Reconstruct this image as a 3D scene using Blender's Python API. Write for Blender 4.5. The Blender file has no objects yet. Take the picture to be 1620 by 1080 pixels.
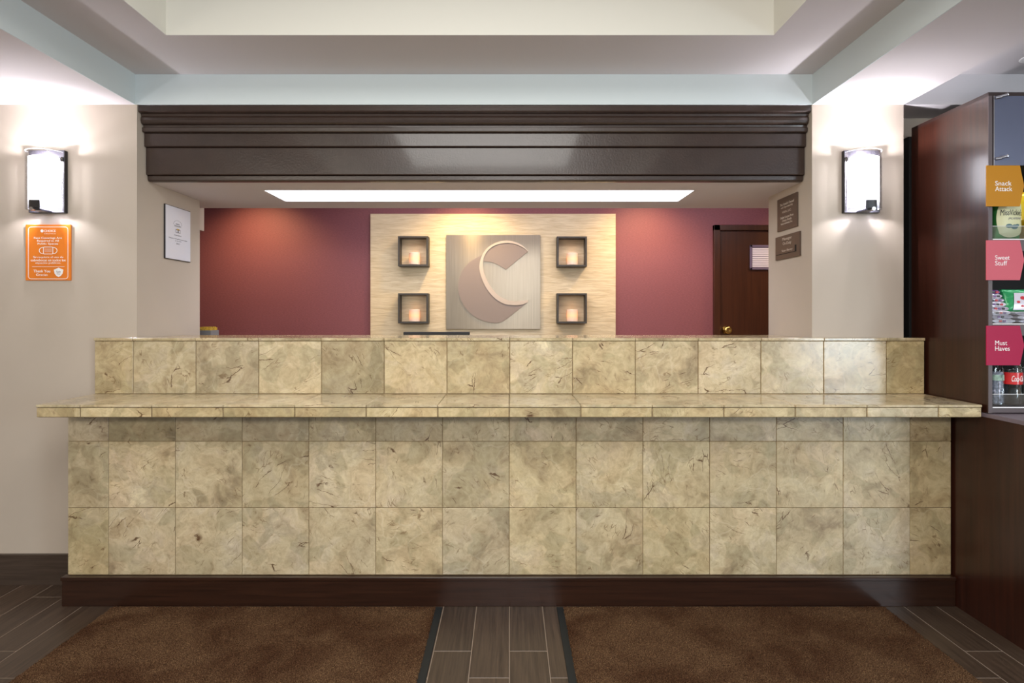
import bpy, bmesh, math, random
from mathutils import Vector, Matrix
random.seed(7)
S = bpy.context.scene
C = S.collection
PI = math.pi

# ------------------------------------------------------------------ camera, world, lights, exposure
FPX = 920.0; EYE = 1.315
cd = bpy.data.cameras.new('camera'); cam = bpy.data.objects.new('camera', cd); C.objects.link(cam)
cam.location = (0, 0, EYE); cam.rotation_euler = (PI/2, 0, 0)
cd.sensor_width = 36; cd.lens = FPX/1620*36
cd.shift_x = 4/1620; cd.shift_y = -40/1620
cd.clip_start = .02
S.camera = cam
S.view_settings.view_transform = 'Standard'; S.view_settings.look = 'None'
S.view_settings.gamma = 1; S.view_settings.use_curve_mapping = False
S.view_settings.exposure = 0.08

w = bpy.data.worlds.new('world'); S.world = w; w.use_nodes = True
w.node_tree.nodes['Background'].inputs[0].default_value = (.93, .95, 1, 1)
w.node_tree.nodes['Background'].inputs[1].default_value = .62

def area(name, loc, target, sx, sy, power, col):
    l = bpy.data.lights.new(name, 'AREA'); l.shape = 'RECTANGLE'; l.size = sx; l.size_y = sy
    l.energy = power; l.color = col
    o = bpy.data.objects.new(name, l); C.objects.link(o); o.location = loc
    d = Vector(target)-Vector(loc)
    o.rotation_euler = d.to_track_quat('-Z', 'Y').to_euler()
    return o
area('window_daylight', (4.45, -1.6, 1.45), (0.6, 2.6, 1.3), 1.5, 1.9, 120, (.78, .91, 1))
area('tray_light', (-.2, .5, 2.9), (-.2, .5, 0), 1.6, 1.6, 62, (1, .98, .93))
area('fill_light_left', (-2.6, -1.8, 2.3), (-.5, 2.6, 1.0), 1.6, .8, 66, (1, .91, .76))  # warm fill added out of view, behind and left of the camera
area('fill_light_middle', (.2, -2.2, 2.35), (0, 2.6, 1.0), 1.4, .5, 52, (1, .96, .93))  # added frontal fill, no fitting modelled, behind the camera

# ------------------------------------------------------------------ helpers
def lin(r, g=None, b=None):
    if g is None: r, g, b = r
    f = lambda c: (c/255/12.92 if c/255 <= .04045 else ((c/255+.055)/1.055)**2.4)
    return (f(r), f(g), f(b), 1)
def new_mat(name):
    m = bpy.data.materials.new(name); m.use_nodes = True
    nt = m.node_tree; b = nt.nodes['Principled BSDF']
    return m, nt, b
def N(nt, t, **kw):
    n = nt.nodes.new(t)
    for k, v in kw.items():
        if k.startswith('i_'):
            key = k[2:]; key = int(key) if key.isdigit() else key.replace('_', ' ')
            n.inputs[key].default_value = v
        else: setattr(n, k, v)
    return n
def L(nt, a, b): nt.links.new(a, b)
def simple(name, rgb, rough=.5, metal=0, coat=0, noise=0, nscale=20, bump=0, bscale=200, stretch=(1, 1, 1), spec=.5):
    m, nt, b = new_mat(name)
    b.inputs['Base Color'].default_value = lin(rgb); b.inputs['Roughness'].default_value = rough
    b.inputs['Metallic'].default_value = metal; b.inputs['Coat Weight'].default_value = coat
    b.inputs['Coat Roughness'].default_value = .08
    b.inputs['Specular IOR Level'].default_value = spec
    tc = N(nt, 'ShaderNodeTexCoord'); mp = N(nt, 'ShaderNodeMapping'); mp.inputs['Scale'].default_value = stretch
    L(nt, tc.outputs['Object'], mp.inputs[0])
    if noise:
        n = N(nt, 'ShaderNodeTexNoise', i_Scale=nscale, i_Detail=5.0); L(nt, mp.outputs[0], n.inputs['Vector'])
        r = N(nt, 'ShaderNodeValToRGB'); r.color_ramp.elements[0].position = .3; r.color_ramp.elements[1].position = .7
        r.color_ramp.elements[0].color = lin([max(0, c*(1-noise)) for c in rgb]); r.color_ramp.elements[1].color = lin([min(255, c*(1+noise)) for c in rgb])
        L(nt, n.outputs['Fac'], r.inputs[0]); L(nt, r.outputs[0], b.inputs['Base Color'])
    if bump:
        n = N(nt, 'ShaderNodeTexNoise', i_Scale=bscale, i_Detail=4.0); L(nt, mp.outputs[0], n.inputs['Vector'])
        bp = N(nt, 'ShaderNodeBump', i_Strength=bump, i_Distance=.002); L(nt, n.outputs['Fac'], bp.inputs['Height']); L(nt, bp.outputs[0], b.inputs['Normal'])
    return m
def emit(name, rgb, strength):
    m, nt, b = new_mat(name); b.inputs['Base Color'].default_value = lin(rgb)
    b.inputs['Emission Color'].default_value = lin(rgb); b.inputs['Emission Strength'].default_value = strength
    return m
def thin_glass(name, tint=(1, 1, 1), refl=.5, rough=.03):
    m, nt, b = new_mat(name); nt.nodes.remove(b)
    out = [n for n in nt.nodes if n.type == 'OUTPUT_MATERIAL'][0]
    t = N(nt, 'ShaderNodeBsdfTransparent'); t.inputs[0].default_value = (*tint, 1)
    g = N(nt, 'ShaderNodeBsdfGlossy'); g.inputs['Roughness'].default_value = rough
    lw = N(nt, 'ShaderNodeLayerWeight', i_Blend=.35); mul = N(nt, 'ShaderNodeMath', operation='MULTIPLY'); mul.inputs[1].default_value = refl
    mx = N(nt, 'ShaderNodeMixShader')
    L(nt, lw.outputs['Facing'], mul.inputs[0]); L(nt, mul.outputs[0], mx.inputs[0])
    L(nt, t.outputs[0], mx.inputs[1]); L(nt, g.outputs[0], mx.inputs[2]); L(nt, mx.outputs[0], out.inputs[0])
    return m
def bm_box(bm, x0, x1, y0, y1, z0, z1, bev=0):
    r = bmesh.ops.create_cube(bm, size=1)
    vs = r['verts']
    for v in vs:
        v.co = Vector((x0+(v.co.x+.5)*(x1-x0), y0+(v.co.y+.5)*(y1-y0), z0+(v.co.z+.5)*(z1-z0)))
    if bev:
        es = list({e for v in vs for e in v.link_edges})
        bmesh.ops.bevel(bm, geom=es, offset=bev, segments=1, affect='EDGES')
def link(name, me, mat, parent=None):
    o = bpy.data.objects.new(name, me); C.objects.link(o)
    if mat and not me.materials: me.materials.append(mat)
    if parent: o.parent = parent
    return o
def obj(name, bm, mat, parent=None, smooth=False):
    me = bpy.data.meshes.new(name); bmesh.ops.recalc_face_normals(bm, faces=bm.faces); bm.to_mesh(me); bm.free()
    if smooth:
        me.polygons.foreach_set('use_smooth', [True]*len(me.polygons))
    return link(name, me, mat, parent)
def boxes(name, bl, mat, parent=None, bev=0):
    """world (or parent-local) boxes joined into one mesh"""
    bm = bmesh.new()
    for b in bl: bm_box(bm, *b, bev=bev)
    o = obj(name, bm, mat, parent)
    return o
def empty(name, loc, label=None, cat=None, group=None, rz=0):
    o = bpy.data.objects.new(name, None); C.objects.link(o); o.location = loc; o.rotation_euler = (0, 0, rz); o.empty_display_size = .05
    tag(o, label, cat, group); return o
def tag(o, label=None, cat=None, group=None, kind=None):
    if label: o['label'] = label
    if cat: o['category'] = cat
    if group: o['group'] = group
    if kind: o['kind'] = kind
    return o
def struct(name, bl, mat, bev=0, label=None, cat=None):
    o = boxes(name, bl, mat, bev=bev); tag(o, label, cat, kind='structure'); return o
def poly(name, pts, depth, mat, parent, y=0):
    """pts (x,z) polygon in the XZ plane, front at y-depth, back at y"""
    bm = bmesh.new(); vs = [bm.verts.new((p[0], y, p[1])) for p in pts]; f = bm.faces.new(vs)
    r = bmesh.ops.extrude_face_region(bm, geom=[f])
    for v in [g for g in r['geom'] if isinstance(g, bmesh.types.BMVert)]: v.co.y -= depth
    bmesh.ops.triangulate(bm, faces=[f for f in bm.faces if len(f.verts) > 4], ngon_method='EAR_CLIP')
    return obj(name, bm, mat, parent)
def lathe(bm, prof, seg=24, cx=0, cy=0, zo=0):
    rings = []
    for r, z in prof:
        rings.append([bm.verts.new((cx+max(r, 1e-4)*math.cos(2*PI*k/seg), cy+max(r, 1e-4)*math.sin(2*PI*k/seg), z+zo)) for k in range(seg)])
    for a, b in zip(rings, rings[1:]):
        for k in range(seg): bm.faces.new((a[k], a[(k+1) % seg], b[(k+1) % seg], b[k]))
    bm.faces.new(rings[0][::-1]); bm.faces.new(rings[-1])
def cyl(bm, p0, p1, r, seg=12):
    p0 = Vector(p0); p1 = Vector(p1); d = p1-p0
    res = bmesh.ops.create_cone(bm, cap_ends=True, segments=seg, radius1=r, radius2=r, depth=d.length)
    M = Matrix.Translation((p0+p1)/2) @ d.to_track_quat('Z', 'Y').to_matrix().to_4x4()
    bmesh.ops.transform(bm, matrix=M, verts=res['verts'])
def text_mesh(body, width=None, height=None, bold=0, align='CENTER', spacing=1.0, depth=.0006, shear=0):
    cu = bpy.data.curves.new('lettering', 'FONT'); cu.body = body; cu.align_x = align; cu.align_y = 'CENTER'; cu.size = 1
    cu.offset = min(bold, .008); cu.space_line = spacing; cu.resolution_u = 3; cu.shear = shear
    o = bpy.data.objects.new('tmp', cu); C.objects.link(o)
    bpy.context.view_layer.update()
    me = bpy.data.meshes.new_from_object(o.evaluated_get(bpy.context.evaluated_depsgraph_get()))
    bpy.data.objects.remove(o)
    xs = [v.co.x for v in me.vertices]; ys = [v.co.y for v in me.vertices]
    W = max(xs)-min(xs); H = max(ys)-min(ys)
    sx = width/W if width else None; sy = height/H if height else None
    sx = sx or sy; sy = sy or sx
    cx = (max(xs)+min(xs))/2; cy = (max(ys)+min(ys))/2
    bm = bmesh.new(); bm.from_mesh(me); bpy.data.meshes.remove(me)
    for f in bm.faces: f.smooth = False
    # into the XZ plane, facing -Y
    for v in bm.verts: v.co = Vector(((v.co.x-cx)*sx, 0, (v.co.y-cy)*sy))
    fs = list(bm.faces); r = bmesh.ops.extrude_face_region(bm, geom=fs)
    for v in [g for g in r['geom'] if isinstance(g, bmesh.types.BMVert)]: v.co.y -= depth
    return bm
def lettering(body, x, y, z, mat, parent, width=None, height=None, name='lettering', **kw):
    bm = text_mesh(body, width, height, **kw)
    o = obj(name, bm, mat, parent); o.location = (x, y, z); return o
def at(px, py, Y):   # only used to read positions off at the depth they stand at
    return ((px-806)*Y/FPX, Y, EYE+(500-py)*Y/FPX)

# ------------------------------------------------------------------ materials
def marble(name, rough, light=1.0):
    m, nt, b = new_mat(name)
    tc = N(nt, 'ShaderNodeTexCoord'); oi = N(nt, 'ShaderNodeObjectInfo')
    ang = N(nt, 'ShaderNodeMath', operation='MULTIPLY'); ang.inputs[1].default_value = 6.283
    L(nt, oi.outputs['Random'], ang.inputs[0])
    rot = N(nt, 'ShaderNodeVectorRotate', rotation_type='Y_AXIS'); L(nt, tc.outputs['Object'], rot.inputs['Vector']); L(nt, ang.outputs[0], rot.inputs['Angle'])
    off = N(nt, 'ShaderNodeMath', operation='MULTIPLY'); off.inputs[1].default_value = 53.7; L(nt, oi.outputs['Random'], off.inputs[0])
    add = N(nt, 'ShaderNodeVectorMath', operation='ADD'); L(nt, rot.outputs[0], add.inputs[0]); L(nt, off.outputs[0], add.inputs[1])
    # warp
    wn = N(nt, 'ShaderNodeTexNoise', i_Scale=7.0, i_Detail=3.0); L(nt, add.outputs[0], wn.inputs['Vector'])
    sub = N(nt, 'ShaderNodeVectorMath', operation='SUBTRACT'); sub.inputs[1].default_value = (.5, .5, .5); L(nt, wn.outputs['Color'], sub.inputs[0])
    scl = N(nt, 'ShaderNodeVectorMath', operation='SCALE'); scl.inputs['Scale'].default_value = .11; L(nt, sub.outputs[0], scl.inputs[0])
    wv = N(nt, 'ShaderNodeVectorMath', operation='ADD'); L(nt, add.outputs[0], wv.inputs[0]); L(nt, scl.outputs[0], wv.inputs[1])
    n1 = N(nt, 'ShaderNodeTexNoise', i_Scale=4.2, i_Detail=10.0, i_Roughness=.66, i_Distortion=.5); L(nt, wv.outputs[0], n1.inputs['Vector'])
    r1 = N(nt, 'ShaderNodeValToRGB'); cr = r1.color_ramp
    cr.elements[0].position = .30; cr.elements[0].color = lin(168, 154, 132)
    cr.elements[1].position = .68; cr.elements[1].color = lin(240, 232, 210)
    e = cr.elements.new(.42); e.color = lin(207, 194, 168)
    e = cr.elements.new(.52); e.color = lin(222, 212, 186)
    e = cr.elements.new(.63); e.color = lin(218, 208, 190)
    L(nt, n1.outputs['Fac'], r1.inputs[0])
    # peach and grey-green drift
    n2 = N(nt, 'ShaderNodeTexNoise', i_Scale=4.0, i_Detail=3.0); a2 = N(nt, 'ShaderNodeVectorMath', operation='ADD'); a2.inputs[1].default_value = (9, 3, 5)
    L(nt, wv.outputs[0], a2.inputs[0]); L(nt, a2.outputs[0], n2.inputs['Vector'])
    r2 = N(nt, 'ShaderNodeValToRGB'); r2.color_ramp.elements[0].position = .36; r2.color_ramp.elements[1].position = .66
    r2.color_ramp.elements[0].color = lin(212, 210, 196); r2.color_ramp.elements[1].color = lin(232, 220, 199)
    e = r2.color_ramp.elements.new(.5); e.color = lin(228, 224, 206)
    L(nt, n2.outputs['Fac'], r2.inputs[0])
    mx = N(nt, 'ShaderNodeMix', data_type='RGBA', blend_type='MULTIPLY'); mx.inputs['Factor'].default_value = .55
    L(nt, r1.outputs[0], mx.inputs['A']); L(nt, r2.outputs[0], mx.inputs['B'])
    # fine mottling
    n3 = N(nt, 'ShaderNodeTexNoise', i_Scale=34.0, i_Detail=8.0, i_Roughness=.7, i_Distortion=.35); L(nt, wv.outputs[0], n3.inputs['Vector'])
    r3 = N(nt, 'ShaderNodeValToRGB'); r3.color_ramp.elements[0].position = .3; r3.color_ramp.elements[0].color = (.74, .70, .65, 1); r3.color_ramp.elements[1].position = .6; r3.color_ramp.elements[1].color = (1.04, 1.04, 1.03, 1)
    L(nt, n3.outputs['Fac'], r3.inputs[0])
    m3 = N(nt, 'ShaderNodeMix', data_type='RGBA', blend_type='MULTIPLY'); m3.inputs['Factor'].default_value = 1.0
    vb = N(nt, 'ShaderNodeTexVoronoi', feature='SMOOTH_F1', i_Scale=13.0, i_Smoothness=.25); L(nt, wv.outputs[0], vb.inputs['Vector'])
    sp = N(nt, 'ShaderNodeSeparateColor'); L(nt, vb.outputs['Color'], sp.inputs[0])
    rb = N(nt, 'ShaderNodeValToRGB'); rb.color_ramp.elements[0].position = .15; rb.color_ramp.elements[0].color = lin(206, 200, 180); rb.color_ramp.elements[1].position = .85; rb.color_ramp.elements[1].color = lin(255, 250, 240)
    e = rb.color_ramp.elements.new(.5); e.color = lin(246, 236, 220)
    L(nt, sp.outputs[0], rb.inputs[0])
    mb = N(nt, 'ShaderNodeMix', data_type='RGBA', blend_type='MULTIPLY'); mb.inputs['Factor'].default_value = .55
    L(nt, mx.outputs['Result'], mb.inputs['A']); L(nt, rb.outputs[0], mb.inputs['B'])
    L(nt, mb.outputs['Result'], m3.inputs['A']); L(nt, r3.outputs[0], m3.inputs['B'])
    # pale veins
    v1 = N(nt, 'ShaderNodeTexVoronoi', feature='DISTANCE_TO_EDGE', i_Scale=11.0); L(nt, wv.outputs[0], v1.inputs['Vector'])
    rv = N(nt, 'ShaderNodeValToRGB'); rv.color_ramp.elements[0].position = .0; rv.color_ramp.elements[0].color = (1, 1, 1, 1); rv.color_ramp.elements[1].position = .045; rv.color_ramp.elements[1].color = (0, 0, 0, 1)
    L(nt, v1.outputs['Distance'], rv.inputs[0])
    k1 = N(nt, 'ShaderNodeTexNoise', i_Scale=5.0, i_Detail=2.0); L(nt, add.outputs[0], k1.inputs['Vector'])
    kr1 = N(nt, 'ShaderNodeValToRGB'); kr1.color_ramp.elements[0].position = .5; kr1.color_ramp.elements[1].position = .66; L(nt, k1.outputs['Fac'], kr1.inputs[0])
    mm = N(nt, 'ShaderNodeMath', operation='MULTIPLY'); L(nt, rv.outputs[0], mm.inputs[0]); L(nt, kr1.outputs[0], mm.inputs[1])
    mm2 = N(nt, 'ShaderNodeMath', operation='MULTIPLY'); mm2.inputs[1].default_value = .28; L(nt, mm.outputs[0], mm2.inputs[0])
    m4 = N(nt, 'ShaderNodeMix', data_type='RGBA'); m4.inputs['B'].default_value = lin(226, 216, 190)
    L(nt, mm2.outputs[0], m4.inputs['Factor']); L(nt, m3.outputs['Result'], m4.inputs['A'])
    # dark broken cracks: a stretched, warped cell net, kept only in small islands
    st = N(nt, 'ShaderNodeMapping'); st.inputs['Scale'].default_value = (1, 1, 4.2); st.inputs['Rotation'].default_value = (0, .5, 0)
    sc2 = N(nt, 'ShaderNodeVectorMath', operation='SCALE'); sc2.inputs['Scale'].default_value = .05; L(nt, sub.outputs[0], sc2.inputs[0])
    fz = N(nt, 'ShaderNodeTexNoise', i_Scale=70.0, i_Detail=2.0); L(nt, add.outputs[0], fz.inputs['Vector'])
    fs_ = N(nt, 'ShaderNodeVectorMath', operation='SUBTRACT'); fs_.inputs[1].default_value = (.5, .5, .5); L(nt, fz.outputs['Color'], fs_.inputs[0])
    fz2 = N(nt, 'ShaderNodeVectorMath', operation='SCALE'); fz2.inputs['Scale'].default_value = .012; L(nt, fs_.outputs[0], fz2.inputs[0])
    wv3 = N(nt, 'ShaderNodeVectorMath', operation='ADD'); L(nt, add.outputs[0], wv3.inputs[0]); L(nt, sc2.outputs[0], wv3.inputs[1])
    wv2 = N(nt, 'ShaderNodeVectorMath', operation='ADD'); L(nt, wv3.outputs[0], wv2.inputs[0]); L(nt, fz2.outputs[0], wv2.inputs[1])
    L(nt, wv2.outputs[0], st.inputs[0])
    cur = m4
    for (sc, wd, isc, t0, t1, colr, stg) in ((4.6, .020, 9.0, .595, .64, (92, 62, 36), .92), (13.0, .045, 17.0, .58, .66, (122, 96, 64), .7)):
        v2 = N(nt, 'ShaderNodeTexVoronoi', feature='DISTANCE_TO_EDGE', i_Scale=sc); L(nt, st.outputs[0], v2.inputs['Vector'])
        r_ = N(nt, 'ShaderNodeValToRGB'); r_.color_ramp.elements[0].position = wd*.35; r_.color_ramp.elements[0].color = (1, 1, 1, 1); r_.color_ramp.elements[1].position = wd; r_.color_ramp.elements[1].color = (0, 0, 0, 1)
        L(nt, v2.outputs['Distance'], r_.inputs[0])
        k2 = N(nt, 'ShaderNodeTexNoise', i_Scale=isc, i_Detail=2.0); L(nt, add.outputs[0], k2.inputs['Vector'])
        kr = N(nt, 'ShaderNodeValToRGB'); kr.color_ramp.elements[0].position = t0; kr.color_ramp.elements[1].position = t1; L(nt, k2.outputs['Fac'], kr.inputs[0])
        q = N(nt, 'ShaderNodeMath', operation='MULTIPLY'); L(nt, r_.outputs[0], q.inputs[0]); L(nt, kr.outputs[0], q.inputs[1])
        q2 = N(nt, 'ShaderNodeMath', operation='MULTIPLY'); q2.inputs[1].default_value = stg; L(nt, q.outputs[0], q2.inputs[0])
        m5 = N(nt, 'ShaderNodeMix', data_type='RGBA'); m5.inputs['B'].default_value = lin(colr)
        L(nt, q2.outputs[0], m5.inputs['Factor']); L(nt, cur.outputs['Result'], m5.inputs['A']); cur = m5
    # per-tile tone (each stone's own, plus ledge shade in the top front row)
    at_ = N(nt, 'ShaderNodeAttribute', attribute_type='OBJECT', attribute_name='tone')
    m6 = N(nt, 'ShaderNodeMix', data_type='RGBA', blend_type='MULTIPLY'); m6.inputs['Factor'].default_value = 1
    L(nt, cur.outputs['Result'], m6.inputs['A']); L(nt, at_.outputs['Color'], m6.inputs['B'])
    L(nt, m6.outputs['Result'], b.inputs['Base Color'])
    rr = N(nt, 'ShaderNodeMapRange'); rr.inputs['To Min'].default_value = rough*.8; rr.inputs['To Max'].default_value = rough*1.5; L(nt, n3.outputs['Fac'], rr.inputs['Value']); L(nt, rr.outputs[0], b.inputs['Roughness'])
    bp = N(nt, 'ShaderNodeBump', i_Strength=.08, i_Distance=.001); L(nt, n3.outputs['Fac'], bp.inputs['Height']); L(nt, bp.outputs[0], b.inputs['Normal'])
    b.inputs['Specular IOR Level'].default_value = .55
    return m
def wood(name, dark, light, axis=2, rough=.35, coat=.0, scale=6.0, sharp=(.3, .7), bump=.1, rand=True):
    m, nt, b = new_mat(name)
    tc = N(nt, 'ShaderNodeTexCoord'); oi = N(nt, 'ShaderNodeObjectInfo')
    off = N(nt, 'ShaderNodeMath', operation='MULTIPLY'); off.inputs[1].default_value = 31.3 if rand else 0; L(nt, oi.outputs['Random'], off.inputs[0])
    add = N(nt, 'ShaderNodeVectorMath', operation='ADD'); L(nt, tc.outputs['Object'], add.inputs[0]); L(nt, off.outputs[0], add.inputs[1])
    mp = N(nt, 'ShaderNodeMapping'); s = [14, 14, 14]; s[axis] = .55; mp.inputs['Scale'].default_value = s; L(nt, add.outputs[0], mp.inputs[0])
    n = N(nt, 'ShaderNodeTexNoise', i_Scale=scale, i_Detail=8.0, i_Roughness=.65, i_Distortion=.3); L(nt, mp.outputs[0], n.inputs['Vector'])
    r = N(nt, 'ShaderNodeValToRGB'); r.color_ramp.elements[0].position = sharp[0]; r.color_ramp.elements[1].position = sharp[1]
    r.color_ramp.elements[0].color = lin(dark); r.color_ramp.elements[1].color = lin(light); L(nt, n.outputs['Fac'], r.inputs[0])
    at_ = N(nt, 'ShaderNodeMapRange'); at_.inputs['To Min'].default_value = .82 if rand else 1; at_.inputs['To Max'].default_value = 1.12 if rand else 1
    L(nt, oi.outputs['Random'], at_.inputs['Value'])
    mx = N(nt, 'ShaderNodeVectorMath', operation='SCALE'); L(nt, r.outputs[0], mx.inputs[0]); L(nt, at_.outputs[0], mx.inputs['Scale'])
    L(nt, mx.outputs[0], b.inputs['Base Color']); b.inputs['Roughness'].default_value = rough
    b.inputs['Coat Weight'].default_value = coat; b.inputs['Coat Roughness'].default_value = .12
    bp = N(nt, 'ShaderNodeBump', i_Strength=bump, i_Distance=.001); L(nt, n.outputs['Fac'], bp.inputs['Height']); L(nt, bp.outputs[0], b.inputs['Normal'])
    return m
M_tile = marble('marble_face', .26); M_ledge = marble('marble_polished', .13); M_riser = marble('marble_riser', .17)
M_grout = simple('grout', (140, 122, 92), .9, noise=.15, nscale=60)
M_wall = simple('wall_paint', (190, 178, 164), .75, noise=.012, nscale=3, bump=.12, bscale=350)
M_fasc = simple('daylight_tinted_paint', (211, 221, 223), .85, bump=.05, bscale=300)  # white fascia; the cool daylight cast is tinted into its colour
M_ceil = simple('ceiling_paint', (218, 213, 215), .85, bump=.05, bscale=300)
M_red = simple('red_wallpaper', (130, 76, 84), .6, noise=.06, nscale=60, bump=.5, bscale=90, stretch=(1, 1, 3))
M_crown = simple('dark_gloss_paint', (54, 40, 34), .32, coat=.4, noise=.06, nscale=12, bump=.4, bscale=110)
M_kick = wood('dark_skirting_wood', (36, 20, 13), (56, 33, 22), axis=0, rough=.3, coat=.3, rand=False)
M_base = wood('grey_brown_skirting_tile', (58, 47, 40), (88, 74, 64), axis=0, rough=.35)
M_plank = wood('plank_tile', (54, 42, 34), (92, 75, 62), axis=1, rough=.36, scale=7, bump=.12)
M_fgrout = simple('floor_grout', (146, 130, 115), .9)
M_mahog = wood('mahogany_laminate', (40, 18, 12), (64, 32, 22), axis=2, rough=.3, scale=3.0, coat=.2, rand=False, bump=.03)
M_frame = simple('grey_brown_edge', (92, 80, 82), .4)
M_black = simple('black_lining', (5, 5, 5), .8)
M_blackm = simple('black_metal', (40, 38, 42), .35, metal=.3)
M_blk = simple('black_plastic', (22, 22, 24), .35)
M_chrome = simple('chrome', (215, 215, 220), .15, metal=1)
M_brass = simple('brass', (214, 186, 110), .18, metal=1)
M_steel = simple('brushed_metal', (150, 142, 127), .28, metal=.85, noise=.05, nscale=6, stretch=(30, 1, .4), bump=.05, bscale=300)
nt_ = M_steel.node_tree; tg_ = N(nt_, 'ShaderNodeTangent', direction_type='RADIAL', axis='Z')
b_s = nt_.nodes['Principled BSDF']; b_s.inputs['Anisotropic'].default_value = .85; b_s.inputs['Anisotropic Rotation'].default_value = .25; L(nt_, tg_.outputs[0], b_s.inputs['Tangent'])
M_logo = simple('champagne_metal', (140, 127, 118), .5, metal=.2)
M_logo2 = simple('pale_metal_edge', (188, 176, 162), .5)
M_white = simple('white_print', (245, 245, 245), .5)
M_paper = simple('white_paper', (225, 228, 240), .3, coat=.3)
M_orange = simple('orange_board', (232, 128, 36), .35)
M_plaque = simple('brown_plaque', (84, 68, 58), .4)
M_ptext = simple('pale_lettering', (190, 178, 165), .5)
M_door = wood('door_wood', (52, 26, 14), (70, 38, 22), axis=2, rough=.35, coat=.15, scale=3, rand=False)
M_box = simple('charcoal_wood_box', (56, 54, 50), .5, noise=.1, nscale=30)
M_rubber = simple('black_rubber', (26, 30, 32), .6)
M_glass = thin_glass('clear_glass', (1, 1, 1), .55)
M_acryl = thin_glass('clear_acrylic', (.93, .95, .96), .6)
M_pet = thin_glass('clear_pet_bottle', (.72, .76, .76), .9, .08)
M_frost = emit('lit_frosted_glass', (250, 248, 255), 10)
nt_ = M_frost.node_tree; b_f = nt_.nodes['Principled BSDF']; tc_ = N(nt_, 'ShaderNodeTexCoord'); sx_ = N(nt_, 'ShaderNodeSeparateXYZ'); L(nt_, tc_.outputs['Object'], sx_.inputs[0])
mr_ = N(nt_, 'ShaderNodeMapRange', interpolation_type='SMOOTHSTEP'); mr_.inputs['From Min'].default_value = .012; mr_.inputs['From Max'].default_value = .13; mr_.inputs['To Min'].default_value = .55; mr_.inputs['To Max'].default_value = 11
L(nt_, sx_.outputs[2], mr_.inputs['Value']); L(nt_, mr_.outputs[0], b_f.inputs['Emission Strength']); b_f.inputs['Base Color'].default_value = lin(200, 204, 225)
M_panel_light = emit('lit_diffuser', (244, 246, 255), 4.5)
M_grey = simple('grey_plastic', (120, 122, 126), .5)
M_yellow = simple('yellow_card', (196, 160, 60), .5, noise=.2, nscale=120)
def panel_mat():
    m, nt, b = new_mat('rippled_cream_panel')
    tc = N(nt, 'ShaderNodeTexCoord'); mp = N(nt, 'ShaderNodeMapping'); mp.inputs['Scale'].default_value = (1.6, 1, 13)
    L(nt, tc.outputs['Object'], mp.inputs[0])
    n = N(nt, 'ShaderNodeTexNoise', i_Scale=4.5, i_Detail=4.0, i_Distortion=.5); L(nt, mp.outputs[0], n.inputs['Vector'])
    r = N(nt, 'ShaderNodeValToRGB'); r.color_ramp.elements[0].position = .3; r.color_ramp.elements[1].position = .7
    r.color_ramp.elements[0].color = lin(200, 182, 146); r.color_ramp.elements[1].color = lin(222, 207, 174)
    L(nt, n.outputs['Fac'], r.inputs[0]); L(nt, r.outputs[0], b.inputs['Base Color'])
    bp = N(nt, 'ShaderNodeBump', i_Strength=.4, i_Distance=.010); L(nt, n.outputs['Fac'], bp.inputs['Height']); L(nt, bp.outputs[0], b.inputs['Normal'])
    b.inputs['Roughness'].default_value = .5
    return m
M_cream = panel_mat()
def carpet_mat():
    m, nt, b = new_mat('brown_pile')
    tc = N(nt, 'ShaderNodeTexCoord')
    n = N(nt, 'ShaderNodeTexNoise', i_Scale=260.0, i_Detail=3.0); L(nt, tc.outputs['Object'], n.inputs['Vector'])
    n2 = N(nt, 'ShaderNodeTexNoise', i_Scale=4.0, i_Detail=6.0, i_Distortion=.8); L(nt, tc.outputs['Object'], n2.inputs['Vector'])
    r = N(nt, 'ShaderNodeValToRGB'); r.color_ramp.elements[0].position = .3; r.color_ramp.elements[1].position = .72
    r.color_ramp.elements[0].color = lin(40, 27, 18); r.color_ramp.elements[1].color = lin(130, 104, 78)
    e = r.color_ramp.elements.new(.52); e.color = lin(84, 61, 45)
    L(nt, n.outputs['Fac'], r.inputs[0])
    r2 = N(nt, 'ShaderNodeValToRGB'); r2.color_ramp.elements[0].position = .36; r2.color_ramp.elements[1].position = .62
    r2.color_ramp.elements[0].color = (.62, .50, .44, 1); r2.color_ramp.elements[1].color = (1.18, 1.18, 1.10, 1)
    L(nt, n2.outputs['Fac'], r2.inputs[0])
    mx = N(nt, 'ShaderNodeMix', data_type='RGBA', blend_type='MULTIPLY'); mx.inputs['Factor'].default_value = 1
    L(nt, r.outputs[0], mx.inputs['A']); L(nt, r2.outputs[0], mx.inputs['B']); L(nt, mx.outputs['Result'], b.inputs['Base Color'])
    b.inputs['Roughness'].default_value = .95; b.inputs['Specular IOR Level'].default_value = .1
    b.inputs['Sheen Weight'].default_value = .12; b.inputs['Sheen Tint'].default_value = lin(190, 140, 100)
    bp = N(nt, 'ShaderNodeBump', i_Strength=.9, i_Distance=.006); L(nt, n.outputs['Fac'], bp.inputs['Height']); L(nt, bp.outputs[0], b.inputs['Normal'])
    return m
M_carpet = carpet_mat()

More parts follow.
